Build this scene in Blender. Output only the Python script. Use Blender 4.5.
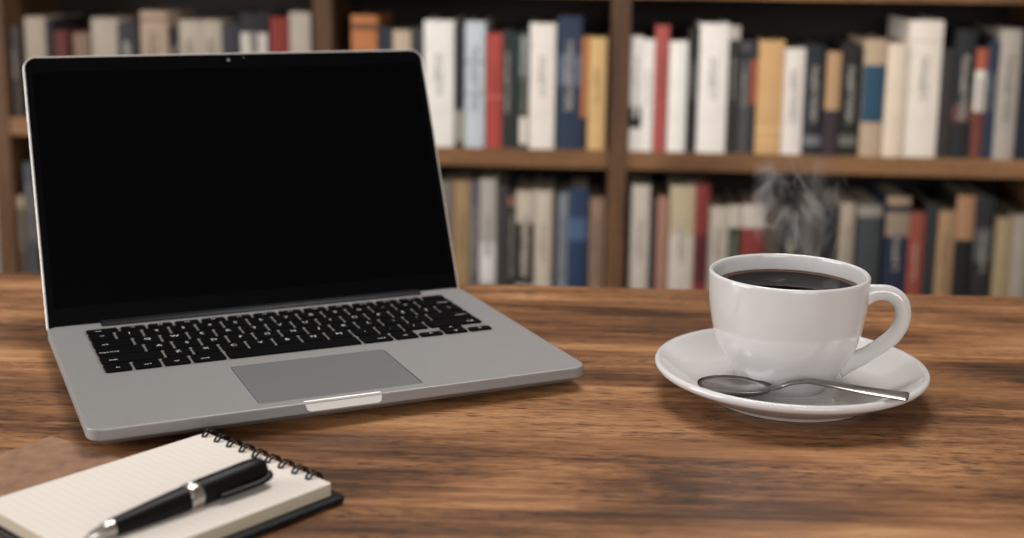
import bpy, bmesh, math, random
from mathutils import Vector, Matrix
random.seed(4)
for o in list(bpy.data.objects):
    bpy.data.objects.remove(o)
S = bpy.context.scene
C = S.collection
PI = math.pi
# ------------------------------------------------------------------ camera
# units are metres; z = 0 is the table top, the floor lies at -0.74
cam_d = bpy.data.cameras.new('camera'); cam = bpy.data.objects.new('camera', cam_d); C.objects.link(cam)
cam.matrix_world = Matrix.Translation((0, 0, 0.27887)) @ Matrix.Rotation(PI/2 - 0.18529, 4, 'X') @ Matrix.Rotation(0.014, 4, 'Z')
cam_d.sensor_width = 36; cam_d.lens = 46.861; cam_d.shift_y = -70/1024; cam_d.shift_x = -0.00096
cam_d.clip_start = 0.02
cam_d.dof.use_dof = True; cam_d.dof.focus_distance = 0.82; cam_d.dof.aperture_fstop = 4.9
S.camera = cam
# ------------------------------------------------------------------ light
w = bpy.data.worlds.new('world'); S.world = w; w.use_nodes = True
w.node_tree.nodes['Background'].inputs[0].default_value = (0.75, 0.85, 1, 1)
w.node_tree.nodes['Background'].inputs[1].default_value = 0.6
def area(name, loc, aim, sx, sy, power, col):
    d = bpy.data.lights.new(name, 'AREA'); d.shape = 'RECTANGLE'; d.size = sx; d.size_y = sy; d.energy = power; d.color = col
    o = bpy.data.objects.new(name, d); C.objects.link(o); o.location = loc
    o.rotation_euler = (Vector(aim) - Vector(loc)).to_track_quat('-Z', 'Y').to_euler()
    return o
area('window_daylight', (-2.33, 0.45, 0.62), (2, 0.6, 0.35), 1.5, 1.3, 34, (1, 0.985, 0.965))
area('fill_light_behind', (0.85, -2.13, 0.75), (0.85, 2, 0.2), 2.0, 1.2, 32, (1, 0.98, 0.96))  # added frontal fill behind the camera for the book spines and cup front
area('ceiling_lamp_light', (0.1, 1.35, 1.52), (0.1, 1.35, 0), 0.72, 0.72, 15, (1, 0.97, 0.94))
S.view_settings.view_transform = 'Standard'; S.view_settings.look = 'None'; S.view_settings.gamma = 1
S.view_settings.use_curve_mapping = False
S.view_settings.exposure = 0.54
# ------------------------------------------------------------------ helpers
def lin(h):
    v = [int(h[i:i+2], 16)/255 for i in (0, 2, 4)]
    return tuple(c/12.92 if c <= 0.04045 else ((c+0.055)/1.055)**2.4 for c in v) + (1,)
MATS = {}
def mat(name, hexc, rough=0.5, metal=0.0, spec=0.5, var=0.0, vscale=40, coat=0.0, bump=0.0, bscale=300, stretch=(1, 1, 1)):
    if name in MATS: return MATS[name]
    m = bpy.data.materials.new(name); m.use_nodes = True; N = m.node_tree.nodes; L = m.node_tree.links
    b = N['Principled BSDF']; c = lin(hexc)
    b.inputs['Base Color'].default_value = c; b.inputs['Roughness'].default_value = rough; b.inputs['Metallic'].default_value = metal
    b.inputs['Specular IOR Level'].default_value = spec; b.inputs['Coat Weight'].default_value = coat; b.inputs['Coat Roughness'].default_value = 0.06
    if var or bump:
        tc = N.new('ShaderNodeTexCoord'); mp = N.new('ShaderNodeMapping'); mp.inputs['Scale'].default_value = stretch
        L.new(tc.outputs['Object'], mp.inputs[0])
    if var:
        n = N.new('ShaderNodeTexNoise'); n.inputs['Scale'].default_value = vscale; n.inputs['Detail'].default_value = 5
        L.new(mp.outputs[0], n.inputs['Vector'])
        r = N.new('ShaderNodeValToRGB'); r.color_ramp.elements[0].position = 0.3; r.color_ramp.elements[1].position = 0.7
        r.color_ramp.elements[0].color = tuple(x*(1-var) for x in c[:3]) + (1,); r.color_ramp.elements[1].color = tuple(min(1, x*(1+var)) for x in c[:3]) + (1,)
        L.new(n.outputs[0], r.inputs[0]); L.new(r.outputs[0], b.inputs['Base Color'])
    if bump:
        n2 = N.new('ShaderNodeTexNoise'); n2.inputs['Scale'].default_value = bscale; n2.inputs['Detail'].default_value = 3
        L.new(mp.outputs[0], n2.inputs['Vector'])
        bp = N.new('ShaderNodeBump'); bp.inputs['Strength'].default_value = bump; bp.inputs['Distance'].default_value = 0.001
        L.new(n2.outputs[0], bp.inputs['Height']); L.new(bp.outputs[0], b.inputs['Normal'])
    MATS[name] = m
    return m
def wood(name, stops, scale=1.0, rough=0.45, axis=0, bump=0.25, patch=1.0, off=(0, 0, 0)):
    m = bpy.data.materials.new(name); m.use_nodes = True; N = m.node_tree.nodes; L = m.node_tree.links
    b = N['Principled BSDF']; tc = N.new('ShaderNodeTexCoord')
    def mapped(s):
        mp = N.new('ShaderNodeMapping'); v = [s[1]*scale]*3; v[axis] = s[0]*scale; mp.inputs['Scale'].default_value = v; mp.inputs['Location'].default_value = off
        L.new(tc.outputs['Object'], mp.inputs[0]); return mp
    def noise(s, det, rgh, dist=0.0):
        n = N.new('ShaderNodeTexNoise'); n.inputs['Scale'].default_value = 1; n.inputs['Detail'].default_value = det
        n.inputs['Roughness'].default_value = rgh; n.inputs['Distortion'].default_value = dist
        L.new(mapped(s).outputs[0], n.inputs['Vector']); return n
    def math_(op, a, bb):
        n = N.new('ShaderNodeMath'); n.operation = op
        for i, x in enumerate((a, bb)):
            if isinstance(x, (int, float)): n.inputs[i].default_value = x
            else: L.new(x, n.inputs[i])
        return n.outputs[0]
    broad = noise((1.9, 9.5), 4, 0.55, 1.2); streak = noise((7, 85), 5, 0.65, 0.6); fine = noise((28, 480), 3, 0.7); mott = noise((50, 210), 4, 0.7)
    lines = noise((4.5, 150), 4, 0.6, 0.3); pore = noise((75, 900), 2, 0.6, 0.2); zone = noise((6, 22), 2, 0.5, 0.5)
    s = math_('MULTIPLY', math_('SUBTRACT', math_('MULTIPLY', broad.outputs[0], 1.7), 0.35), 0.40*patch)
    s = math_('ADD', s, math_('MULTIPLY', streak.outputs[0], 0.22))
    s = math_('ADD', s, math_('MULTIPLY', lines.outputs[0], 0.26))
    s = math_('ADD', s, math_('MULTIPLY', mott.outputs[0], 0.12))
    s = math_('SUBTRACT', s, 0.20*(patch-1))
    pm = math_('MULTIPLY', math_('MAXIMUM', math_('SUBTRACT', pore.outputs[0], 0.53), 0.0), 1.5)
    pm = math_('MULTIPLY', pm, math_('MAXIMUM', math_('MULTIPLY', math_('SUBTRACT', 0.68, zone.outputs[0]), 4.5), 0.15))
    s = math_('SUBTRACT', s, pm); s = math_('ADD', s, math_('MULTIPLY', math_('SUBTRACT', fine.outputs[0], 0.5), 0.12))
    r = N.new('ShaderNodeValToRGB'); cr = r.color_ramp
    while len(cr.elements) < len(stops): cr.elements.new(0.5)
    for e, (p, h) in zip(cr.elements, stops): e.position = p; e.color = lin(h)
    L.new(s, r.inputs[0]); L.new(r.outputs[0], b.inputs['Base Color'])
    b.inputs['Roughness'].default_value = rough; b.inputs['Specular IOR Level'].default_value = 0.35
    bp = N.new('ShaderNodeBump'); bp.inputs['Strength'].default_value = bump; bp.inputs['Distance'].default_value = 0.0006
    L.new(s, bp.inputs['Height']); L.new(bp.outputs[0], b.inputs['Normal'])
    MATS[name] = m
    return m
def obj(name, bm, m, parent=None, smooth=False, angle=None):
    me = bpy.data.meshes.new(name)
    bmesh.ops.recalc_face_normals(bm, faces=bm.faces[:])
    bm.to_mesh(me); bm.free()
    if m is not None: me.materials.append(m)
    if smooth or angle:
        me.shade_smooth()
        if angle: me.set_sharp_from_angle(angle=math.radians(angle))
    o = bpy.data.objects.new(name, me); C.objects.link(o)
    if parent: o.parent = parent
    return o
def tag(o, label, cat, group=None, kind=None):
    o['label'] = label; o['category'] = cat
    if group: o['group'] = group
    if kind: o['kind'] = kind
    return o
def thing(name, label, cat, loc=(0, 0, 0), rz=0, group=None):
    o = bpy.data.objects.new(name, None); C.objects.link(o); o.location = loc; o.rotation_euler = (0, 0, rz); o.empty_display_size = 0.03
    return tag(o, label, cat, group)
def box(bm, x0, x1, y0, y1, z0, z1, bev=0.0, seg=1):
    r = bmesh.ops.create_cube(bm, size=1, matrix=Matrix.Translation(((x0+x1)/2, (y0+y1)/2, (z0+z1)/2)) @ Matrix.Diagonal((x1-x0, y1-y0, z1-z0, 1)))
    if bev:
        es = list({e for v in r['verts'] for e in v.link_edges})
        bmesh.ops.bevel(bm, geom=es, offset=bev, segments=seg, affect='EDGES', profile=0.5)
def bx(x0, x1, y0, y1, z0, z1, bev=0.0, seg=1):
    bm = bmesh.new(); box(bm, x0, x1, y0, y1, z0, z1, bev, seg); return bm
def rloop(x0, x1, y0, y1, rad, n=6, ins=0.0):
    x0 += ins; x1 -= ins; y0 += ins; y1 -= ins
    if isinstance(rad, (int, float)): rad = (rad,)*4
    pts = []
    for k, (cx, cy, sx, sy) in enumerate(((x0, y0, 1, 1), (x1, y0, -1, 1), (x1, y1, -1, -1), (x0, y1, 1, -1))):
        r = max(rad[k] - ins, 0.0002)
        for i in range(n+1):
            a = PI + k*PI/2 + i*PI/2/n
            pts.append((cx + sx*r + r*math.cos(a), cy + sy*r + r*math.sin(a)))
    return pts
def loft(bm, rings, caps=(True, True)):
    vs = [[bm.verts.new(p) for p in r] for r in rings]
    for a, b in zip(vs, vs[1:]):
        n = len(a)
        for i in range(n): bm.faces.new((a[i], a[(i+1) % n], b[(i+1) % n], b[i]))
    if caps[0]: bm.faces.new(list(reversed(vs[0])))
    if caps[1]: bm.faces.new(vs[-1])
    return vs
def slab(bm, x0, x1, y0, y1, rad, prof, n=6, caps=(True, True)):
    return loft(bm, [[(x, y, z) for x, y in rloop(x0, x1, y0, y1, rad, n, ins)] for ins, z in prof], caps)
def lathe(bm, prof, n=64, axis='z', phase=0.0):
    rings = []
    for r, z in prof:
        if r <= 1e-9: rings.append([bm.verts.new((0, 0, z) if axis == 'z' else (z, 0, 0))])
        else:
            ring = []
            for i in range(n):
                a = 2*PI*i/n + phase; p = (r*math.cos(a), r*math.sin(a), z)
                ring.append(bm.verts.new(p if axis == 'z' else (z, p[0], p[1])))
            rings.append(ring)
    for a, b in zip(rings, rings[1:]):
        if len(a) == 1 and len(b) == 1: continue
        for i in range(n):
            j = (i+1) % n
            if len(a) == 1: bm.faces.new((a[0], b[j], b[i]))
            elif len(b) == 1: bm.faces.new((a[i], a[j], b[0]))
            else: bm.faces.new((a[i], a[j], b[j], b[i]))
def spline(pts, n):
    P = [Vector(p) for p in pts]; P = [2*P[0]-P[1]] + P + [2*P[-1]-P[-2]]; out = []
    for k in range(1, len(P)-2):
        for i in range(n):
            t = i/n; a, b, c, d = P[k-1:k+3]
            out.append(0.5*((2*b) + (c-a)*t + (2*a-5*b+4*c-d)*t*t + (3*b-a-3*c+d)*t**3))
    return out + [P[-2]]
def tube(bm, pts, rad, n=12, flat=1.0, up=(0, 0, 1)):
    pts = [Vector(p) for p in pts]; rings = []
    for i, p in enumerate(pts):
        t = (pts[min(i+1, len(pts)-1)] - pts[max(i-1, 0)]).normalized()
        u = Vector(up); s = t.cross(u)
        s = s.normalized() if s.length > 1e-6 else Vector((1, 0, 0)); v = s.cross(t).normalized()
        r = rad(i/(len(pts)-1)) if callable(rad) else rad
        if not isinstance(r, tuple): r = (r, r*flat)
        rings.append([tuple(p + s*r[0]*math.cos(2*PI*k/n) + v*r[1]*math.sin(2*PI*k/n)) for k in range(n)])
    loft(bm, rings)
# ------------------------------------------------------------------ the room
FZ, CZ, XL, XR, YF, YK = -0.74, 1.76, -2.4, 2.6, -2.2, 2.50
def struct(name, bm, m, parent=None, **k):
    o = obj(name, bm, m, parent, **k)
    if not parent: o['kind'] = 'structure'
    return o
plaster = mat('warm_plaster', 'b3aea8', 0.9, var=0.05, vscale=6)
struct('floor', bx(XL-.1, XR+.1, YF-.1, YK+.1, FZ-.1, FZ), wood('floor_wood', [(0.35, '3a2618'), (0.5, '5b3d27'), (0.65, '7a573a')], 0.7))
struct('ceiling', bx(XL-.1, XR+.1, YF-.1, YK+.1, CZ, CZ+.1), mat('ceiling_white', 'cfc8bd', 0.9))
struct('wall_back', bx(XL-.1, XR+.1, YK, YK+.1, FZ, CZ), plaster)
struct('wall_right', bx(XR, XR+.1, YF, YK, FZ, CZ), plaster)
bm = bmesh.new(); WY0, WY1, WZ0, WZ1 = -0.35, 1.25, -0.05, 1.30
box(bm, XL-.1, XL, YF, WY0, FZ, CZ); box(bm, XL-.1, XL, WY1, YK, FZ, CZ); box(bm, XL-.1, XL, WY0, WY1, FZ, WZ0); box(bm, XL-.1, XL, WY0, WY1, WZ1, CZ)
struct('wall_left', bm, plaster)
bm = bmesh.new(); VX0, VX1, VZ0, VZ1 = -0.2, 1.9, 0.1, 1.4
box(bm, XL-.1, VX0, YF-.1, YF, FZ, CZ); box(bm, VX1, XR+.1, YF-.1, YF, FZ, CZ); box(bm, VX0, VX1, YF-.1, YF, FZ, VZ0); box(bm, VX0, VX1, YF-.1, YF, VZ1, CZ)
struct('wall_front', bm, plaster)
wframe = mat('window_paint', 'd8d2c8', 0.5)
pane_m = mat('window_glass', 'e8eef0', 0.02); pane_m.node_tree.nodes['Principled BSDF'].inputs['Transmission Weight'].default_value = 1.0
def window(name, along, a0, a1, z0, z1, c):
    e = bpy.data.objects.new(name, None); C.objects.link(e); e['kind'] = 'structure'
    def b(lo, hi, za, zb, d0, d1): return bx(lo, hi, c+d0, c+d1, za, zb) if along == 'x' else bx(c+d0, c+d1, lo, hi, za, zb)
    t = 0.05
    for lo, hi, za, zb in ((a0, a1, z0, z0+t), (a0, a1, z1-t, z1), (a0, a0+t, z0+t, z1-t), (a1-t, a1, z0+t, z1-t)):
        obj('frame_bar', b(lo, hi, za, zb, -.04, .04), wframe, e)
    m = (a0+a1)/2; obj('mullion', b(m-.025, m+.025, z0+t, z1-t, -.03, .03), wframe, e)
    for lo, hi in ((a0+t, m-.025), (m+.025, a1-t)): obj('pane', b(lo, hi, z0+t, z1-t, -.004, .004), pane_m, e)
window('window_1', 'y', WY0, WY1, WZ0, WZ1, XL-.05)
window('added_fill_window', 'x', VX0, VX1, VZ0, VZ1, YF-.05)  # unseen window, added to hold the frontal fill light
# pendant lamp over the far side of the table, above the picture
t = thing('pendant_lamp', 'round black pendant lamp hanging from the ceiling above the table', 'lamp', (0.1, 1.35, 1.60))
bm = bmesh.new(); lathe(bm, [(0.02, 0.10), (0.06, 0.095), (0.30, 0.0), (0.42, -0.06), (0.415, -0.06), (0.29, -0.005), (0.05, 0.088), (0.02, 0.09)], 48)
obj('shade', bm, mat('lamp_black', '1b1b1b', 0.5), t, angle=40)
bm = bmesh.new(); lathe(bm, [(0, 0.159), (0.004, 0.158), (0.004, 0.09), (0, 0.089)], 10); obj('cord', bm, MATS['lamp_black'], t)
# ------------------------------------------------------------------ table
WT = [(0.29, '25160b'), (0.40, '52341e'), (0.50, '835938'), (0.59, 'a67951'), (0.72, 'c89f77')]
tw = wood('table_wood', WT, 1.0, 0.42, bump=0.35, patch=1.15, off=(27.2, 27.2, 0.0))
tb = thing('wooden_table', 'brown wooden table with streaky grain carrying the laptop and cup', 'table', (0, 1.0968, FZ), -0.038)
TX0, TX1, TD = -0.95, 0.95, 0.82
bm = bmesh.new(); slab(bm, TX0, TX1, -TD, 0, 0.006, [(0.003, -FZ-0.036), (0, -FZ-0.033), (0, -FZ-0.004), (0.0012, -FZ-0.001), (0.004, -FZ)], 4)
obj('tabletop', bm, tw, tb, angle=12)
tl = wood('table_leg_wood', WT, 1.0, 0.45, axis=2)
for x in (TX0+.06, TX1-.13):
    for y in (-TD+.06, -.13):
        bm = bmesh.new(); slab(bm, x, x+.07, y, y+.07, 0.006, [(0.006, 0), (0, 0.02), (0, -FZ-.036)], 3); obj('leg', bm, tl, tb)
for y in (-TD+.08, -.10): obj('apron', bx(TX0+.13, TX1-.13, y, y+.022, -FZ-.12, -FZ-.036, 0.002), tw, tb)
for x in (TX0+.085, TX1-.107): obj('apron', bx(x, x+.022, -TD+.13, -.13, -FZ-.12, -FZ-.036, 0.002), tw, tb)
# ------------------------------------------------------------------ bookcase and books
BY, BB = 2.2, -0.06
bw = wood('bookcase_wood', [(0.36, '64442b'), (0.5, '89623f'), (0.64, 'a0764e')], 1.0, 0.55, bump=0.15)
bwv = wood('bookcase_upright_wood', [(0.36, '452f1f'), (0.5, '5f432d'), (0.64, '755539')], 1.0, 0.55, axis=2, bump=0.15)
bdk = mat('bookcase_back', '1d130c', 0.8)
bc = thing('bookcase', 'dark brown wooden bookcase full of books behind the table', 'bookcase', (0, BY, FZ), BB)
Z0 = -FZ
ZU, ZL, ZT, TH, BD = -0.0490, -0.0153, 0.2035, 0.0300, 0.235
UPR = [(-0.892, -0.862), (-0.3355, -0.3045), (0.1570, 0.1890), (0.8595, 0.8905)]
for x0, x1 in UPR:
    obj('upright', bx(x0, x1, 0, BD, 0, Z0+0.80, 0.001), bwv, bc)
obj('back_panel', bx(UPR[0][1], UPR[3][0], BD-.012, BD-.001, 0.06, Z0+0.78), bdk, bc)
obj('top_board', bx(UPR[0][0]-.01, UPR[3][1]+.01, -.012, BD, Z0+0.80, Z0+0.832, 0.002), bw, bc)
for k in range(3):
    a, b = UPR[k][1], UPR[k+1][0]
    zu = ZL if k == 0 else ZU
    low = zu - (0.275 if k == 0 else 0.285)
    tops = [0.528, (0.262 if k == 0 else ZT) + TH, zu, low, -0.64]
    for z in tops:
        obj('shelf', bx(a, b, 0.002, BD-.012, Z0+z-TH, Z0+z, 0.001), bw, bc)
BOOKS = {
'UR': (-0.0490, [
  (0.1906, 0.2104, 0.1894, 'd9d2c8', [(0.0385, 0.0735, '23211f')], 'white book with a black block low on its spine'),
  (0.2104, 0.2301, 0.1849, 'e0d9cf', [], 'slim plain white book'),
  (0.2301, 0.2531, 0.2080, 'b5473f', [], 'coral red book'),
  (0.2531, 0.2843, 0.1825, 'e6e0d6', [], 'white book, shorter than the coral red one beside it'),
  (0.2843, 0.3023, 0.2040, '232625', [], 'slim black book'),
  (0.3023, 0.3497, 0.2127, 'e4dbd2', [], 'tall thick white book'),
  (0.3497, 0.3677, 0.2100, '2c2a28', [(0.1868, 0.21, 'b0a598')], 'slim dark book with a pale head'),
  (0.3677, 0.3873, 0.1844, '4d4c4c', [(0.1545, 0.1676, '2a2c30')], 'slim grey book with faded lettering'),
  (0.3873, 0.3987, 0.1847, '2d2f38', [(0.0809, 0.1548, 'a3492c')], 'very slim dark book with a rust red stripe'),
  (0.3987, 0.4409, 0.1867, 'cf9c5c', [(0.0384, 0.0433, 'e0b070'), (0.02, 0.0234, 'e0b070')], 'thick ochre yellow book'),
  (0.4409, 0.4750, 0.1744, 'ddd3c8', [], 'plain white book beside the ochre one'),
  (0.4766, 0.5074, 0.1799, '23272f', [(0.015, 0.0317, '6a6c70')], 'dark navy book with a grey emblem low on its spine'),
  (0.5090, 0.5333, 0.1707, '3b2c32', [(0.0753, 0.1707, 'b98a5a')], 'book with tan upper and plum lower spine'),
  (0.5349, 0.5656, 0.1810, '1d1f1f', [(0.1805, 0.181, 'b5a48c'), (0.0164, 0.033, '67665f')], 'black book with pale head and foot emblem'),
  (0.5688, 0.6042, 0.1913, 'b79a7a', [(0.057, 0.1503, '1f4b66')], 'beige book with a teal blue middle panel'),
  (0.6059, 0.6380, 0.1855, 'dcc6ab', [], 'cream book beside the blue-panelled one'),
  (0.6396, 0.6941, 0.2232, 'dfd2c2', [(0.1891, 0.1923, 'c9b6a2')], 'tallest and thickest cream book'),
  (0.6957, 0.7149, 0.1789, '322c2b', [], 'slim brown-black book next to the thick cream one'),
  (0.7149, 0.7485, 0.2099, '1f2324', [(0.0601, 0.088, '6a3a33')], 'black book with a small dull red mark'),
  (0.7485, 0.7676, 0.1799, '7a382b', [(0.1455, 0.1799, 'b5502f'), (0.0771, 0.1439, 'd8cfc2')], 'slim book striped orange, white and rust'),
  (0.7676, 0.7851, 0.1914, '24304a', [], 'slim navy book'),
  (0.7851, 0.8186, 0.2111, 'a69a8d', [], 'grey-beige book near the picture edge'),
  (0.8201, 0.8567, 0.2133, '151c2e', [], 'dark navy book cut by the picture edge'),
]),
'UM': (-0.0490, [
  (-0.2735, -0.2296, 0.2161, 'b4642f', [(0.1925, 0.2024, '5e3a22')], 'orange book'),
  (-0.2279, -0.2043, 0.1970, '232a36', [], 'slim midnight blue book'),
  (-0.2043, -0.1740, 0.1925, 'b39d80', [], 'short beige book'),
  (-0.1740, -0.1521, 0.1979, '303133', [], 'charcoal book'),
  (-0.1521, -0.1018, 0.2100, 'dcd6cd', [], 'tall thick white book'),
  (-0.1001, -0.0834, 0.2024, '26262a', [(0.0083, 0.0623, '8e8778')], 'slim black book with a grey-beige foot'),
  (-0.0834, -0.0499, 0.2093, 'b3bcc2', [(0.1396, 0.1462, '8e989f'), (0.088, 0.093, '8e989f')], 'pale blue-grey book'),
  (-0.0483, -0.0216, 0.1902, 'b63830', [(0.0819, 0.087, 'd8675a')], 'bright red book'),
  (-0.0216, -0.0032, 0.1955, '2a2c2c', [], 'slim black book beside the red one'),
  (-0.0032, 0.0084, 0.1909, '20312c', [], 'very slim dark green book'),
  (0.0084, 0.0217, 0.1944, '26352f', [(0.1213, 0.1872, '7c8380'), (0.0074, 0.0529, 'd8cdbf')], 'slim dark green book with a grey title panel'),
  (0.0234, 0.0666, 0.2079, 'ddd2c5', [], 'tall cream book'),
  (0.0699, 0.1097, 0.2201, '24344d', [(0.1061, 0.1574, '4f6079')], 'navy blue book with pale lettering'),
  (0.1097, 0.1213, 0.1879, '202537', [(0.0534, 0.1879, 'b4642d')], 'very slim book, orange above navy'),
  (0.1213, 0.1510, 0.1866, 'cfa25e', [], 'ochre book against the upright'),
]),
'UL': (-0.0153, [  # cover colours darkened to paint in the dimmer light of this bay
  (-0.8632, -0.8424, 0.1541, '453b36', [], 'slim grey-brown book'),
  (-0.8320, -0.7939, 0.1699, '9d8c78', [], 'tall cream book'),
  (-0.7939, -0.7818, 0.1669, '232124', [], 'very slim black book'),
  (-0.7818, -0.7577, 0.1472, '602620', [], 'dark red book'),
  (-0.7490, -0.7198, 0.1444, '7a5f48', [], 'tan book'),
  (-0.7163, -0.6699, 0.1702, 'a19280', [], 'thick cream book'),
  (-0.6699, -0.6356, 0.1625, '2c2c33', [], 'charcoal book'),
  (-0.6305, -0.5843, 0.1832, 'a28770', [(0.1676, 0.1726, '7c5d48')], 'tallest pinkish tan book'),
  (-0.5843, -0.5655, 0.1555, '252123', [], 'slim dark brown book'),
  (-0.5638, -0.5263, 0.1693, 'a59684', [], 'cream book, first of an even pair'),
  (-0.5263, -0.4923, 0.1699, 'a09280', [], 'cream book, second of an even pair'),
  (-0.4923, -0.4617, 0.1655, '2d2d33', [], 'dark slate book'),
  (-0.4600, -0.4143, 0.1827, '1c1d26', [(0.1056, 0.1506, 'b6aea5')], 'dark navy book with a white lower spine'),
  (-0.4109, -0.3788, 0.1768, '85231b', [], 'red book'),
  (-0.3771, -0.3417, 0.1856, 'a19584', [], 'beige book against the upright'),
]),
'LM': (-0.3340, [
  (-0.1723, -0.1484, 0.2209, '4a4038', [], 'dark taupe book half hidden by the screen edge'),
  (-0.1484, -0.1244, 0.2146, '6d6257', [], 'grey-taupe book at the screen edge'),
  (-0.1244, -0.1022, 0.2254, '75695e', [], 'grey-brown book'),
  (-0.1022, -0.0731, 0.2261, '9c7a4c', [], 'mustard tan book'),
  (-0.0731, -0.0561, 0.2266, '57505a', [], 'slim lilac-grey book'),
  (-0.0561, -0.0289, 0.2306, 'a59c92', [(0.0528, 0.121, 'cfc9c4')], 'light grey book with a white lower spine'),
  (-0.0289, -0.0084, 0.2192, '3a3634', [], 'dark umber book'),
  (-0.0084, 0.0051, 0.2076, '2c2a29', [(0.1862, 0.2016, '8e5440')], 'slim black book with an orange mark'),
  (0.0051, 0.0357, 0.2116, 'b8a894', [(0.0511, 0.1574, '1c1b1c')], 'cream book with a black lower spine'),
  (0.0357, 0.0662, 0.2124, 'bdae99', [], 'plain cream book'),
  (0.0662, 0.0763, 0.1992, '2a2930', [], 'very slim black book'),
  (0.0763, 0.0932, 0.2098, '747c85', [], 'slim blue-grey book'),
  (0.0932, 0.1270, 0.2189, '22375a', [(0.1304, 0.1684, '3f5a80')], 'navy book with pale blue lettering'),
  (0.1287, 0.1540, 0.2027, '8f6f58', [], 'pinkish tan book'),
  (0.1540, 0.1607, 0.1911, '35302f', [], 'very slim dark book against the upright'),
]),
'LR': (-0.3340, [
  (0.1982, 0.2301, 0.2266, 'bfb3a3', [], 'cream book beside the upright'),
  (0.2301, 0.2419, 0.1999, '2a2a2c', [], 'very slim black book'),
  (0.2419, 0.2620, 0.2071, 'a5705c', [], 'slim salmon pink book'),
  (0.2637, 0.3055, 0.2266, 'c2b7a6', [(0.1438, 0.2266, 'b5a27a')], 'cream book with a yellow upper spine'),
  (0.3055, 0.3289, 0.2291, '8a2a26', [(0.0634, 0.1447, '5a1f22')], 'red book darkening to maroon at the foot'),
  (0.3289, 0.3623, 0.1925, 'b9ac9b', [], 'cream book seen over the cup rim'),
  (0.3623, 0.3839, 0.1966, '24391f', [(0.1582, 0.1966, 'b8ac9c')], 'slim book, cream above dark green'),
  (0.3839, 0.4222, 0.1990, '8a2c2b', [(0.159, 0.199, 'bdb1a4')], 'book with cream upper and red lower spine'),
  (0.4238, 0.4487, 0.1914, '4d4036', [], 'dark brown book behind the steam'),
  (0.4487, 0.4851, 0.1786, '1f1f21', [], 'thick black book behind the steam'),
  (0.4851, 0.5149, 0.2032, '4a423d', [], 'taupe-brown book behind the steam'),
  (0.5149, 0.5446, 0.1955, '1d1e20', [], 'black book next to the beige one past the steam'),
  (0.5463, 0.5693, 0.2047, 'aa9a84', [], 'light beige book'),
  (0.5726, 0.6154, 0.2056, '3c4145', [(0.1828, 0.2014, '8c8678')], 'slate grey book with a pale oval title patch'),
  (0.6203, 0.6597, 0.2185, '1f2a42', [(0.2043, 0.2185, '9d7f5e'), (0.1518, 0.1925, '8f7a62')], 'navy book with a tan head and tan title panel'),
  (0.6597, 0.6859, 0.1907, '99402f', [], 'brick red book'),
  (0.6875, 0.7071, 0.2048, '2a2f36', [], 'slim dark slate book'),
  (0.7071, 0.7349, 0.1953, 'a37d52', [], 'tan book beside the two-tone one'),
  (0.7349, 0.7658, 0.2230, '191a1c', [(0.148, 0.223, 'a8754c')], 'book with orange-tan upper and black lower spine'),
  (0.7674, 0.8000, 0.2188, '232627', [(0.1115, 0.1692, '4a4d4d')], 'black book with faded grey lettering'),
  (0.8016, 0.8292, 0.1860, '9c845c', [], 'olive tan book'),
  (0.8292, 0.8649, 0.1902, '978b7d', [], 'grey-beige book cut by the picture edge'),
]),
'LL': (-0.2903, [
  (-0.8603, -0.8460, 0.1393, '5d4a38', [(0.1171, 0.1383, 'a8906f')], 'brown book with a pale title patch'),
  (-0.8460, -0.8318, 0.1956, '4c5058', [], 'taller blue-grey book'),
  (-0.8318, -0.8140, 0.1751, '2b2a2c', [], 'black book touching the screen edge'),
]),
}
WHERE = {'UR': ('upper shelf above cup', 'books on the upper shelf above the cup'), 'UM': ('upper shelf beside laptop lid', 'books on the upper shelf beside the laptop lid'),
         'UL': ('upper shelf above laptop', 'books on the upper shelf above the laptop'), 'LM': ('lower shelf beside screen', 'books on the lower shelf beside the screen'),
         'LR': ('lower shelf behind cup', 'books on the lower shelf behind the cup'), 'LL': ('lower shelf beyond the laptop', 'books on the lower shelf beyond the laptop')}
page_m = mat('book_pages', 'b8a88e', 0.85, var=0.12, vscale=900, stretch=(1, 0.02, 0.02))
def cloth(h, gain=1.06):
    v = [int(h[i:i+2], 16) for i in (0, 2, 4)]; g = 0.3*v[0] + 0.59*v[1] + 0.11*v[2]
    h = ''.join('%02x' % int(round(min(246, (g + (c-g)*0.76)*gain))) for c in v)
    return mat('cover_' + h, h, 0.62, spec=0.35, var=0.07, vscale=25)
def lettering(h):
    nm = 'lettering_' + h
    if nm in MATS: return MATS[nm]
    base_ = cloth(h).node_tree.nodes['Principled BSDF'].inputs['Base Color'].default_value[:]
    lum = sum(base_[:3])/3
    ink = (0.42, 0.38, 0.32, 1) if lum < 0.16 else tuple(c*0.30 for c in base_[:3]) + (1,)
    m = bpy.data.materials.new(nm); m.use_nodes = True; N = m.node_tree.nodes; L = m.node_tree.links
    tc = N.new('ShaderNodeTexCoord'); mp = N.new('ShaderNodeMapping'); mp.inputs['Scale'].default_value = (160, 1, 330); L.new(tc.outputs['Object'], mp.inputs[0])
    n_ = N.new('ShaderNodeTexNoise'); n_.inputs['Scale'].default_value = 1; n_.inputs['Detail'].default_value = 2; L.new(mp.outputs[0], n_.inputs['Vector'])
    r = N.new('ShaderNodeValToRGB'); r.color_ramp.elements[0].position = 0.50; r.color_ramp.elements[1].position = 0.54
    r.color_ramp.elements[0].color = base_; r.color_ramp.elements[1].color = ink
    L.new(n_.outputs[0], r.inputs[0]); L.new(r.outputs[0], N['Principled BSDF'].inputs['Base Color']); N['Principled BSDF'].inputs['Roughness'].default_value = 0.6
    MATS[nm] = m
    return m
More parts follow.
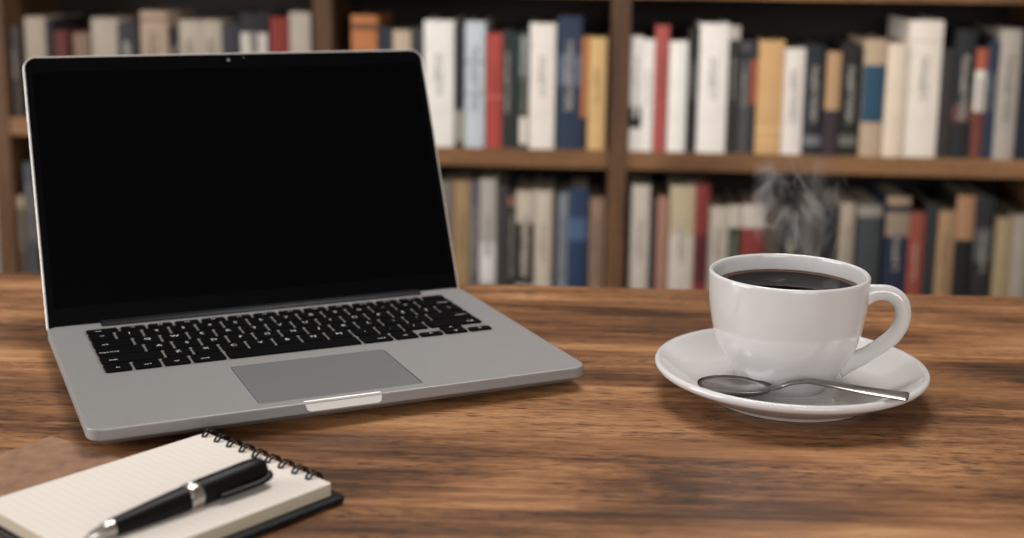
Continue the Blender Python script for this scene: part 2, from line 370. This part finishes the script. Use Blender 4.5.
BR = Matrix.Translation((0, BY, 0)) @ Matrix.Rotation(BB, 4, 'Z')
def make_book(x0, x1, zb, H, hexc, bands, label, group, lean=0.0):
    w = x1 - x0 - 0.0006; D = 0.135 + 0.03*random.random(); c = min(0.0028, w*0.16); y0 = 0.008 + 0.007*random.random()
    t = thing('book', label, 'book', BR @ Vector(((x0+x1)/2, y0, zb+.0005)), BB, group)
    t.rotation_euler = (0, lean, BB)
    h = w/2; bul = min(0.003, w*0.1)
    n = 6; front = [(-h + w*i/n, -bul*math.sin(PI*i/n)) for i in range(n+1)]
    plan = [(-h, D)] + front + [(h, D), (h-c, D), (h-c, c+.001), (-h+c, c+.001), (-h+c, D)]
    bm = bmesh.new(); loft(bm, [[(x, y, z) for x, y in plan] for z in (0, H)])
    obj('cover', bm, cloth(hexc), t)
    if w > 0.006: obj('pages', bx(-h+c, h-c, c+.0012, D-.004, 0.003, H-.004), page_m, t)
    for za, zc, bh in bands:
        za = max(za, 0.0006); zc = min(zc, H-.0004)
        pl = [(x*0.985, y-.0005) for x, y in front] + [(h*0.985, 0.0004), (-h*0.985, 0.0004)]
        bm = bmesh.new(); loft(bm, [[(x, y, z) for x, y in pl] for z in (za, zc)]); obj('spine_panel', bm, cloth(bh), t)
    if w > 0.012:
        k = sum(map(ord, label)) % 3
        if k:
            z0_, z1_ = (0.30, 0.82) if k == 1 else (0.42, 0.74)
            ww = w*(0.17 if k == 1 else 0.12)
            yy = -bul - 0.0007
            obj('title', bx(-ww, ww, yy, yy+.0006, H*z0_, H*z1_), lettering(hexc), t)
    return t
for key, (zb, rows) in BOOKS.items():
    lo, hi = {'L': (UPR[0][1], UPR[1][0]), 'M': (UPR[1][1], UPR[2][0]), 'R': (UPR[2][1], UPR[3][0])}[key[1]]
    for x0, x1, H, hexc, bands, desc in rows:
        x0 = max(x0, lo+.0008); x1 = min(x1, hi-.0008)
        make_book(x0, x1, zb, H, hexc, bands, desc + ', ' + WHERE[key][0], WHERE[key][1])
# the row goes on behind the laptop screen
HID = ['6b5a48', 'b0a28c', '2a2d36', '7a3128', '96784f', '3a3f3c', 'a89a88', '44372f']
def hidden_row(xa, xb, zb):
    x = xa; k = 0
    while x < xb - 0.012:
        wd = min(0.016 + 0.018*random.random(), xb - x)
        make_book(x, x+wd, zb, 0.18 + 0.04*random.random(), HID[k % 8], [], 'book on the lower shelf hidden behind the laptop screen', 'hidden books behind the laptop'); x += wd + .0004; k += 1
hidden_row(BOOKS['LL'][1][-1][1]+.001, UPR[1][0]-.001, ZL-.275); hidden_row(UPR[1][1]+.001, BOOKS['LM'][1][0][0]-.001, ZU-.285)
# ------------------------------------------------------------------ laptop
LW, LDp, DZ, HY, LID, LH = 0.310, 0.2190, 0.0155, 0.2196, 1.1289, 0.2008
alu = mat('aluminium', '8e8d8d', 0.52, metal=0.4, var=0.02, vscale=60, bump=0.04, bscale=2500)
alu_d = mat('aluminium_trackpad', '88888b', 0.36, metal=0.5, var=0.02, vscale=60)
alu_lit = mat('aluminium_notch_lit', 'dfdcd8', 0.35, metal=0.35)  # finger notch: the light it catches is put into a paler base colour
blk = mat('key_black', '030304', 0.6, spec=0.05)
lp = thing('laptop', 'open silver laptop with blank black screen on the wooden table', 'laptop', (-0.23150, 0.69461, 0), 0.43116)
TP = (0.155-.0063-.0514, 0.155-.0063+.0514, 0.0085, 0.0845)
bm = bmesh.new()
vs = slab(bm, 0, LW, 0, LDp, (0.010, 0.010, 0.008, 0.008), [(0.020, 0.0030), (0.008, 0.0040), (0.0022, 0.0076), (0.0007, 0.0084), (0, 0.0092), (0, 0.0148), (0.0002, 0.0153), (0.0007, DZ)], 8, (True, False))
hole = [bm.verts.new((x, y, DZ)) for x, y in rloop(TP[0], TP[1], TP[2], TP[3], 0.003, 4)]
hole2 = [bm.verts.new((v.co.x, v.co.y, DZ-.0008)) for v in hole]
n = len(hole)
for i in range(n): bm.faces.new((hole[i], hole[(i+1) % n], hole2[(i+1) % n], hole2[i]))
bm.faces.new(hole2)
top = vs[-1]; es = []
for ring in (top, hole):
    for i in range(len(ring)):
        a, b = ring[i], ring[(i+1) % len(ring)]
        e = bm.edges.get((a, b)) or bm.edges.new((a, b)); es.append(e)
bmesh.ops.triangle_fill(bm, use_beauty=True, use_dissolve=False, edges=es, normal=(0, 0, 1))
base = obj('base', bm, alu, lp, angle=14)
bm = bmesh.new(); slab(bm, TP[0]+.0005, TP[1]-.0005, TP[2]+.0005, TP[3]-.0005, 0.0026, [(0, DZ-.0008), (0, DZ-.0003), (0.0002, DZ-.0001)], 4)
obj('trackpad', bm, alu_d, lp, angle=40)
for x in (0.03, LW-.03):
    for y in (0.03, LDp-.03):
        bm = bmesh.new(); lathe(bm, [(0, 0), (0.006, 0), (0.007, 0.001), (0.007, 0.0032), (0, 0.0034)], 20); bmesh.ops.translate(bm, vec=(x, y, 0), verts=bm.verts)
        obj('rubber_foot', bm, blk, lp)
# finger notch in the front edge
bm = bmesh.new(); loft(bm, [[(0.1225, 0.0002, 0.0150), (0.1235, -.0020, 0.0116), (0.1255, -.0024, 0.0108), (0.167, -.0024, 0.0108), (0.169, -.0020, 0.0116), (0.170, 0.0002, 0.0150)],
                            [(0.1225, 0.0030, DZ+.0003), (0.1235, 0.0030, 0.0112), (0.1255, 0.0030, 0.0100), (0.167, 0.0030, 0.0100), (0.169, 0.0030, 0.0112), (0.170, 0.0030, DZ+.0003)]])
obj('finger_notch', bm, alu_lit, lp)
# keyboard
KX0, KX1, KY0, KY1 = 0.0237, LW-.0237, 0.1000, 0.1985
bm = bmesh.new(); slab(bm, KX0-.0015, KX1+.0015, KY0-.0015, KY1+.0015, 0.003, [(0, DZ-.0002), (0, DZ+.00012)], 3)
kb = obj('keyboard', bm, mat('keyboard_plate', '8d8a87', 0.45, metal=0.5), lp)
GAP = 0.0021; PX = (KX1-KX0+GAP)/14.5; PY = (KY1-KY0+GAP)/5.58
rows = [
    [(1.25 if s == 'esc' else 13.25/13, s) for s in ['esc', 'F1', 'F2', 'F3', 'F4', 'F5', 'F6', 'F7', 'F8', 'F9', 'F10', 'F11', 'F12', '']],
    [(1, s) for s in ['~', '1', '2', '3', '4', '5', '6', '7', '8', '9', '0', '-', '=']] + [(1.5, 'delete')],
    [(1.5, 'tab')] + [(1, s) for s in 'QWERTYUIOP[]\\'],
    [(1.75, 'caps lock')] + [(1, s) for s in "ASDFGHJKL;'"] + [(1.75, 'return')],
    [(2.25, 'shift')] + [(1, s) for s in 'ZXCVBNM,./'] + [(2.25, 'shift')],
    [(1, 'fn'), (1, 'ctrl'), (1, 'alt'), (1.25, 'cmd'), (5, ''), (1.25, 'cmd'), (1, 'alt')],
]
kmesh = {}
def key_mesh(w, d):
    k = (round(w, 5), round(d, 5))
    if k not in kmesh:
        bm = bmesh.new(); slab(bm, -w/2, w/2, -d/2, d/2, 0.0016, [(0, 0), (0, 0.0009), (0.0004, 0.0013)], 2)
        me = bpy.data.meshes.new('key'); bmesh.ops.recalc_face_normals(bm, faces=bm.faces[:]); bm.to_mesh(me); bm.free(); me.materials.append(blk); kmesh[k] = me
    return kmesh[k]
KZ = DZ + .00012
legends = []
def add_key(x0, x1, y0, y1, s):
    o = bpy.data.objects.new('key', key_mesh(x1-x0, y1-y0)); C.objects.link(o); o.parent = kb; o.location = ((x0+x1)/2, (y0+y1)/2, KZ)
    if s: legends.append((s, x0, x1, y0, y1))
ybot = KY0
for ri in range(5, -1, -1):
    hgt = PY*0.58 if ri == 0 else PY
    x = KX0
    for wd, s in rows[ri]:
        add_key(x, x+wd*PX-GAP, ybot, ybot+hgt-GAP, s); x += wd*PX
    if ri == 5:
        hh = (PY-GAP-.0006)/2
        add_key(x, x+PX-GAP, ybot, ybot+hh, '<'); x += PX
        add_key(x, x+PX-GAP, ybot, ybot+hh, 'v'); add_key(x, x+PX-GAP, ybot+hh+.0006, ybot+PY-GAP, '^'); x += PX
        add_key(x, x+PX-GAP, ybot, ybot+hh, '>')
    ybot += hgt
# printed key legends
def text_mesh(s, size):
    cu = bpy.data.curves.new('legend', 'FONT'); cu.body = s; cu.size = size; cu.align_x = 'CENTER'; cu.align_y = 'CENTER'; cu.resolution_u = 2
    o = bpy.data.objects.new('legend', cu); C.objects.link(o); return o
tmp = [(text_mesh(s, 0.0058 if len(s) == 1 else 0.0034), s, x0, x1, y0, y1) for s, x0, x1, y0, y1 in legends]
bpy.context.view_layer.update(); dg = bpy.context.evaluated_depsgraph_get(); bm = bmesh.new()
for o, s, x0, x1, y0, y1 in tmp:
    me = bpy.data.meshes.new_from_object(o.evaluated_get(dg))
    if len(s) > 1 and x1-x0 > 0.02: cx = x0 + .0075 if x0 < 0.15 else x1 - .0075; cy = y0 + (y1-y0)*0.3
    else: cx, cy = (x0+x1)/2, (y0+y1)/2 - (0.002 if len(s) > 1 and y1-y0 > 0.01 else 0)
    me.transform(Matrix.Translation((cx, cy, KZ+.00136))); bm.from_mesh(me); bpy.data.meshes.remove(me)
for o, *_ in tmp:
    cu = o.data; bpy.data.objects.remove(o); bpy.data.curves.remove(cu)
lg = obj('key_legends', bm, mat('legend_white', 'c8c8cc', 0.6), kb); lg['label'] = 'pale printed legends on the black keys'
# lid, hinged at the back edge of the base
bm = bmesh.new(); slab(bm, 0, LW, -.004, LH, (0.004, 0.004, 0.0095, 0.0095), [(0.0030, -.0044), (0.0012, -.0041), (0.0002, -.0030), (0, -.0020), (0, -.0005), (0.0004, 0.0), (0.0009, 0.0)], 8)
lid = obj('lid', bm, mat('aluminium_lid', 'bdbab7', 0.4, metal=0.4), lp, angle=22); lid.location = (0, HY, DZ); lid.rotation_euler = (LID, 0, 0)
glass = mat('screen_glass', '020204', 0.12, spec=0.04)
bm = bmesh.new(); slab(bm, 0.0014, LW-.0014, -.003, LH-.0014, (0.003, 0.003, 0.008, 0.008), [(0, -.0003), (0, 0.0003), (0.0003, 0.0005)], 8)
obj('bezel', bm, mat('bezel_black', '040507', 0.25, spec=0.05), lid, angle=20)
bm = bmesh.new(); slab(bm, 0.006, LW-.006, 0.0125, LH-.0125, 0.001, [(0, 0.0005), (0, 0.0006)], 2)
obj('display', bm, glass, lid)
for nm, px, py, r, mm in (('webcam', 0.1502, 0.1945, 0.0011, mat('lens_grey', '8c8f94', 0.2)), ('light_sensor', 0.1622, 0.1962, 0.0006, mat('sensor_grey', '55585c', 0.3))):
    bm = bmesh.new(); lathe(bm, [(0, 0.0011), (r*0.6, 0.0011), (r, 0.0008), (r, 0.0004), (0, 0.0004)], 16); bmesh.ops.translate(bm, vec=(px, py, 0), verts=bm.verts); obj(nm, bm, mm, lid, smooth=True)
bm = bmesh.new()
tube(bm, [(0.036, 0, 0), (0.037, 0, 0), (0.15, 0, 0), (0.273, 0, 0), (0.274, 0, 0)], lambda s: (0.0062, 0.0017) if 0.1 < s < 0.9 else (0.0058, 0.0013), 20)
hb = obj('hinge_bar', bm, mat('hinge_black', '101317', 0.5, spec=0.2), lp, angle=40); hb.location = (0, HY-.0054, DZ+.0006)
# ------------------------------------------------------------------ saucer, cup, coffee, spoon
china = mat('white_porcelain', 'cac8c8', 0.10, spec=0.5, coat=0.25)
SX, SY = 0.1783, 0.8175
def smooth_prof(p, k=5):
    return [(max(v.x, 0), v.z) for v in spline([(r, 0, z) for r, z in p], k)]
t = thing('saucer', 'round white porcelain saucer under the coffee cup', 'saucer', (SX, SY, 0))
bm = bmesh.new()
lathe(bm, [(0, 0.0030), (0.044, 0.0030), (0.0455, 0.0004), (0.047, 0), (0.050, 0), (0.0515, 0.0008)] + smooth_prof([(0.0525, 0.0028), (0.062, 0.0062), (0.075, 0.0125), (0.0835, 0.0170), (0.0855, 0.0188), (0.0861, 0.0206), (0.0850, 0.0222), (0.0832, 0.0224)], 5)
      + smooth_prof([(0.0818, 0.0216), (0.074, 0.0160), (0.064, 0.0106), (0.055, 0.0085), (0.042, 0.0080), (0.034, 0.0080)], 5), 96)
bmesh.ops.scale(bm, vec=(0.997, 0.997, 1), verts=bm.verts); obj('dish', bm, china, t, smooth=True)
bm = bmesh.new(); lathe(bm, [(0.0345, 0.0078)] + [(0.0325 + 0.0018*math.cos(a), 0.0077 + 0.0004*math.sin(a)) for a in (0, .6, 1.2, 1.57, 2, 2.6, PI)] + [(0.0305, 0.0080), (0, 0.0080), ], 64)
obj('cup_well', bm, china, t, smooth=True)
CX, CY, CZ0 = 0.1744, 0.8160, 0.0083
cup = thing('coffee_cup', 'white porcelain cup full of black coffee standing on the saucer', 'cup', (CX, CY, CZ0))
cup.scale = (1, 1, 1.012)
outer = [(0.0284, 0.0026), (0.0316, 0.0070), (0.0380, 0.0170), (0.0445, 0.0300), (0.0485, 0.0480), (0.0498, 0.0640), (0.0500, 0.0715)]
inner = [(0.0470, 0.0715), (0.0464, 0.0640), (0.0450, 0.0480), (0.0412, 0.0310), (0.0350, 0.0190), (0.0240, 0.0100), (0.010, 0.0070)]
lip = [(0.0485 + 0.0015*math.cos(a), 0.0715 + 0.0018*math.sin(a)) for a in [PI*i/8 for i in range(1, 8)]]
bm = bmesh.new(); lathe(bm, [(0, 0.0022), (0.0235, 0.0022), (0.0245, 0.0003), (0.0255, 0), (0.0268, 0.0004), (0.0272, 0.0022)] + smooth_prof(outer, 5) + lip + smooth_prof(inner, 5) + [(0, 0.0066)], 96)
obj('body', bm, china, cup, smooth=True)
hp = spline([(0.0465, 0, 0.0600), (0.0530, 0, 0.0622), (0.0620, 0, 0.0622), (0.0690, 0, 0.0570), (0.0708, 0, 0.0470), (0.0670, 0, 0.0370), (0.0590, 0, 0.0290), (0.0490, 0, 0.0215), (0.0385, 0, 0.0160), (0.0330, 0, 0.0130)], 5)
bm = bmesh.new(); tube(bm, hp, lambda s: (0.0050 + 0.0018*max(0, 1-s*7) + 0.0022*max(0, s*4-3), 0.0038 + 0.0020*max(0, 1-s*7) + 0.0012*max(0, s*4-3)), 20, up=(0, 1, 0))
for v in bm.verts: pass
hd = obj('handle', bm, china, cup, smooth=True); hd.rotation_euler = (0, 0, -0.16)
coffee_m = mat('black_coffee', '070403', 0.05, spec=0.02)
cf = thing('coffee', 'dark black coffee filling the white cup', 'coffee', (CX, CY, CZ0))
cf.scale = (1, 1, 1.012)
ZC = 0.0625; RC = 0.0462
bm = bmesh.new(); lathe(bm, [(0, 0.0600), (RC-.0008, 0.0600), (RC-.0006, ZC+.0006), (RC-.0012, ZC+.0002), (RC-.0030, ZC), (0.02, ZC), (0, ZC)], 80)
obj('liquid', bm, coffee_m, cf, smooth=True)
bm = bmesh.new()
ring = []
for i in range(80):
    a = 2*PI*i/80; ring.append(a)
prof = [(RC-.0034, ZC+.0001), (RC-.0026, ZC+.0004), (RC-.0012, ZC+.0007), (RC-.0004, ZC+.0010), (RC-.0010, ZC+.0001), (RC-.0034, ZC-.0002), (RC-.0034, ZC+.0001)]
lathe(bm, prof, 80)
r_ = obj('crema_ring', bm, mat('crema_brown', '4a2710', 0.25), cf, smooth=True); r_['label'] = 'thin brown foam line along the coffee edge'
steel = mat('stainless_steel', '8a8684', 0.25, metal=1.0)
sp = thing('teaspoon', 'stainless steel teaspoon resting on the saucer in front of the cup', 'spoon', (0.1381, 0.7838, 0.0014))
# spoon axis from the bowl to the handle tip, in the table plane
ax = Vector((0.2314-0.1381, 0.7450-0.7850, 0)); AL = ax.length; sp.rotation_euler = (0, 0, math.atan2(ax.y, ax.x))
bm = bmesh.new(); NR, NA = 8, 36
def bowl_pt(r, a, dz):
    x = 0.0235*math.cos(a)*r; k = 1.0 + 0.16*math.cos(a)*-1
    y = 0.0145*math.sin(a)*r*k
    return (x, y, 0.0172 - 0.0062*(1-r*r)**0.8 + 0.0010*math.cos(a)*r + 0.03*y + dz)
grids = []
for dz in (0.0, -0.0016):
    c0 = bm.verts.new(bowl_pt(0, 0, dz)); g = [[bm.verts.new(bowl_pt(i/NR, 2*PI*j/NA, dz if i < NR else dz*0.7)) for j in range(NA)] for i in range(1, NR+1)]
    for j in range(NA):
        bm.faces.new((c0, g[0][j], g[0][(j+1) % NA]))
        for i in range(NR-1): bm.faces.new((g[i][j], g[i+1][j], g[i+1][(j+1) % NA], g[i][(j+1) % NA]))
    grids.append(g)
for j in range(NA): bm.faces.new((grids[0][-1][j], grids[1][-1][j], grids[1][-1][(j+1) % NA], grids[0][-1][(j+1) % NA]))
obj('bowl', bm, steel, sp, smooth=True)
stem = spline([(0.0215, 0, 0.0174), (0.0265, 0, 0.0188), (0.0340, 0, 0.0226), (0.0440, 0, 0.0252), (0.0560, 0, 0.0252), (0.0760, 0, 0.0242), (AL-.004, 0, 0.0240), (AL+.001, 0, 0.0240)], 6)
def sw(s):
    wdt = 0.0036 - 0.0016*min(1, s*5) if s < 0.2 else 0.0023 + 0.0044*((s-0.2)/0.8)**1.1
    if s > 0.96: wdt *= 0.75
    return (wdt, 0.0013 - 0.0004*s)
bm = bmesh.new(); tube(bm, stem, sw, 14, up=(0, -0.16, 1)); obj('handle', bm, steel, sp, smooth=True)
# ------------------------------------------------------------------ notepad, pen, kraft booklet
PZ = 0.0007
pad = thing('spiral_notepad', 'spiral notepad with ruled cream pages and black back cover', 'notepad', (-0.1702, 0.7095, PZ), -0.715)
PWd, PLn, PH = 0.1060, 0.1320, 0.0098     # local x along the spiral edge, local -y down the page
paper = bpy.data.materials.new('ruled_paper'); paper.use_nodes = True; N = paper.node_tree.nodes; L = paper.node_tree.links; b = N['Principled BSDF']
tc = N.new('ShaderNodeTexCoord'); sx = N.new('ShaderNodeSeparateXYZ'); L.new(tc.outputs['Object'], sx.inputs[0])
def mth(op, a, c=None):
    n_ = N.new('ShaderNodeMath'); n_.operation = op
    for i, x in enumerate((a, c)):
        if x is None: continue
        if isinstance(x, (int, float)): n_.inputs[i].default_value = x
        else: L.new(x, n_.inputs[i])
    return n_.outputs[0]
fr = mth('FRACT', mth('MULTIPLY', sx.outputs[1], 1/0.0047)); onl = mth('LESS_THAN', mth('ABSOLUTE', mth('SUBTRACT', fr, 0.5)), 0.045)
topf = mth('GREATER_THAN', sx.outputs[2], PH-.0002); fac = mth('MULTIPLY', onl, topf)
nz = N.new('ShaderNodeTexNoise'); nz.inputs['Scale'].default_value = 1; nz.inputs['Detail'].default_value = 3
mp = N.new('ShaderNodeMapping'); mp.inputs['Scale'].default_value = (4, 4, 2600); L.new(tc.outputs['Object'], mp.inputs[0]); L.new(mp.outputs[0], nz.inputs['Vector'])
edge = N.new('ShaderNodeMix'); edge.data_type = 'RGBA'; edge.inputs['A'].default_value = lin('9a8e7a'); edge.inputs['B'].default_value = lin('c0b5a2'); L.new(nz.outputs[0], edge.inputs['Factor'])
m1 = N.new('ShaderNodeMix'); m1.data_type = 'RGBA'; L.new(topf, m1.inputs['Factor']); L.new(edge.outputs['Result'], m1.inputs['A']); m1.inputs['B'].default_value = lin('d8d1ca')
m2 = N.new('ShaderNodeMix'); m2.data_type = 'RGBA'; L.new(fac, m2.inputs['Factor']); L.new(m1.outputs['Result'], m2.inputs['A']); m2.inputs['B'].default_value = lin('cec4b9')
L.new(m2.outputs['Result'], b.inputs['Base Color']); b.inputs['Roughness'].default_value = 0.8
bm = bmesh.new(); slab(bm, 0, PWd, -PLn, 0, 0.0012, [(0, 0.0034), (0, PH-.0003), (0.0003, PH)], 3); obj('page_block', bm, paper, pad)
leather = mat('black_leather', '090a0f', 0.5, spec=0.2, bump=0.2, bscale=1500)
bm = bmesh.new(); slab(bm, -.0015, PWd+.0062, -PLn-.003, 0.0052, 0.004, [(0.0014, 0), (0.0004, 0.0005), (0, 0.0016), (0.0004, 0.0028), (0.0016, 0.0034)], 5); obj('back_cover', bm, leather, pad, angle=50)
wire = mat('black_wire', '0b0b0d', 0.3, metal=0.3)
rm = None
for k in range(9):
    xk = 0.0050 + k*0.0110
    if rm is None:
        bm = bmesh.new()
        for dx in (-.0013, .0013):
            pts = [(dx*(1 + 0.25*math.sin(a)), -0.0010 + 0.0046*math.cos(a), 0.0072 + 0.0052*math.sin(a)) for a in [PI*(-0.30 + 1.32*i/20) for i in range(21)]]
            tube(bm, pts, 0.00062, 8, up=(1, 0, 0))
        tube(bm, [(-.0013, -.0052, 0.0100), (0, -.0058, 0.0101), (.0013, -.0052, 0.0100)], 0.0006, 8)
        o = obj('ring', bm, wire, pad, smooth=True); rm = o.data
    else:
        o = bpy.data.objects.new('ring', rm); C.objects.link(o); o.parent = pad
    o.location = (xk, 0, 0)
ptip = Vector((-0.1915, 0.5640, 0.0140)); pend = Vector((-0.1255, 0.6416, 0.0177))
d = pend - ptip; PLN = d.length
pen = thing('ballpoint_pen', 'black ballpoint pen with silver tip and bands lying on the notepad', 'pen', ptip)
pen.rotation_euler = d.to_track_quat('X', 'Z').to_euler()
pblk = mat('pen_black', '060709', 0.4, spec=0.16); chrome = mat('pen_chrome', 'b8b5b0', 0.18, metal=1.0)
def pl(name, prof, m):
    bm = bmesh.new(); lathe(bm, [(r, z) for r, z in prof], 28, axis='x'); return obj(name, bm, m, pen, angle=40)
pl('tip', [(0, -.001), (0.0006, -.0008), (0.0009, 0.0015), (0.0020, 0.003), (0.0030, 0.0080), (0.0036, 0.0100), (0.0036, 0.0112), (0.0041, 0.0116), (0.0042, 0.0145), (0, 0.0146)], chrome)
pl('barrel', [(0, 0.0140), (0.0043, 0.0142), (0.0047, 0.0200), (0.0057, 0.038), (0.0062, 0.052), (0.0062, 0.0545), (0, 0.0548)], pblk)
rb = pl('band', [(0, 0.0543), (0.0064, 0.0545), (0.0067, 0.0552), (0.0067, 0.0566), (0.0063, 0.0570), (0.0063, 0.0578), (0.0068, 0.0582), (0.0068, 0.0612), (0.0064, 0.0618), (0, 0.0620)], chrome)
pl('cap', [(0, 0.0616), (0.0064, 0.0617), (0.0067, 0.0630), (0.0067, PLN-.010), (0.0064, PLN-.004), (0.0052, PLN-.0005), (0.0030, PLN+.0008), (0, PLN+.001)], pblk)
bm = bmesh.new(); tube(bm, spline([(0.070, 0, 0.0074), (0.072, 0, 0.0078), (0.085, 0, 0.0086), (PLN-.008, 0, 0.0088), (PLN-.002, 0, 0.0074), (PLN, 0, 0.0040)], 4), lambda s: (0.0022, 0.0011), 10, up=(0, 1, 0))
cl = obj('clip', bm, pblk, pen, smooth=True); cl.rotation_euler = (1.85, 0, 0)
kz = thing('kraft_booklet', 'thin brown kraft booklet tucked under the notepad', 'booklet', (-0.2628, 0.7267, 0), -0.59)
kraft = mat('kraft_card', '86644c', 0.75, var=0.22, vscale=110, bump=0.15, bscale=600)
bm = bmesh.new(); slab(bm, 0, 0.100, -0.11, 0, 0.002, [(0, 0), (0, 0.00022)], 3); obj('cover', bm, kraft, kz)
bm = bmesh.new(); slab(bm, 0.0006, 0.0994, -0.1094, -0.0006, 0.002, [(0, 0.00022), (0, 0.00042)], 3); obj('pages', bm, mat('kraft_pages', 'a08a70', 0.8), kz)
bm = bmesh.new(); slab(bm, 0, 0.100, -0.11, 0, 0.002, [(0, 0.00042), (0, 0.00062)], 3); obj('cover', bm, kraft, kz)
# ------------------------------------------------------------------ steam above the coffee
sm = bpy.data.materials.new('steam'); sm.use_nodes = True; N = sm.node_tree.nodes; L = sm.node_tree.links
N.remove(N['Principled BSDF']); pv = N.new('ShaderNodeVolumePrincipled'); L.new(pv.outputs[0], N['Material Output'].inputs['Volume'])
pv.inputs['Color'].default_value = (1.0, 0.93, 0.88, 1); pv.inputs['Anisotropy'].default_value = 0.2
tc = N.new('ShaderNodeTexCoord')
def vnoise(scale, stretch, det, dist, off=(0, 0, 0)):
    mp = N.new('ShaderNodeMapping'); mp.inputs['Scale'].default_value = stretch; mp.inputs['Location'].default_value = off
    L.new(tc.outputs['Object'], mp.inputs[0]); n_ = N.new('ShaderNodeTexNoise'); n_.inputs['Scale'].default_value = scale; n_.inputs['Detail'].default_value = det
    n_.inputs['Distortion'].default_value = dist; n_.inputs['Roughness'].default_value = 0.55; L.new(mp.outputs[0], n_.inputs['Vector']); return n_
n1 = vnoise(30, (1, 1, 0.8), 1, 0.8); n2 = vnoise(34, (1, 1, 0.7), 1.5, 1.3, (3, 1, 2))
ridge = mth('SUBTRACT', 1.0, mth('MULTIPLY', mth('ABSOLUTE', mth('SUBTRACT', n2.outputs[0], 0.5)), 11.0)); ridge = mth('MAXIMUM', ridge, 0.0)
body = mth('MAXIMUM', mth('MULTIPLY', mth('SUBTRACT', n1.outputs[0], 0.44), 5.0), 0.0)
sx = N.new('ShaderNodeSeparateXYZ'); L.new(tc.outputs['Object'], sx.inputs[0])
rr = mth('SQRT', mth('ADD', mth('POWER', mth('MULTIPLY', sx.outputs[0], 1/0.031), 2.0), mth('POWER', mth('MULTIPLY', sx.outputs[1], 1/0.017), 2.0)))
rad = mth('MINIMUM', mth('MAXIMUM', mth('MULTIPLY', mth('SUBTRACT', 1.0, rr), 2.5), 0.0), 1.0)
hgt = mth('MINIMUM', mth('MAXIMUM', mth('MULTIPLY', mth('SUBTRACT', 0.084, sx.outputs[2]), 1/0.035), 0.0), 1.0)
hgt = mth('MULTIPLY', hgt, mth('MINIMUM', mth('MAXIMUM', mth('MULTIPLY', mth('SUBTRACT', sx.outputs[2], 0.012), 1/0.012), 0.0), 1.0))
dens = mth('MULTIPLY', mth('MULTIPLY', rad, hgt), mth('ADD', mth('MULTIPLY', body, 0.20), mth('MULTIPLY', mth('MULTIPLY', ridge, body), 1.6)))
L.new(mth('MULTIPLY', dens, 88.0), pv.inputs['Density'])
bm = bmesh.new(); lathe(bm, [(0, 0), (0.024, 0.0005), (0.028, 0.006), (0.031, 0.03), (0.032, 0.06), (0.028, 0.088), (0, 0.092)], 32)
st = obj('steam', bm, sm, None, smooth=True); st.location = (0.1786, 0.8190, 0.0715)
try: sm.cycles.volume_step_rate = 0.35
except Exception: pass
tag(st, 'thin pale wisps of steam rising from the hot coffee', 'steam', kind='stuff')
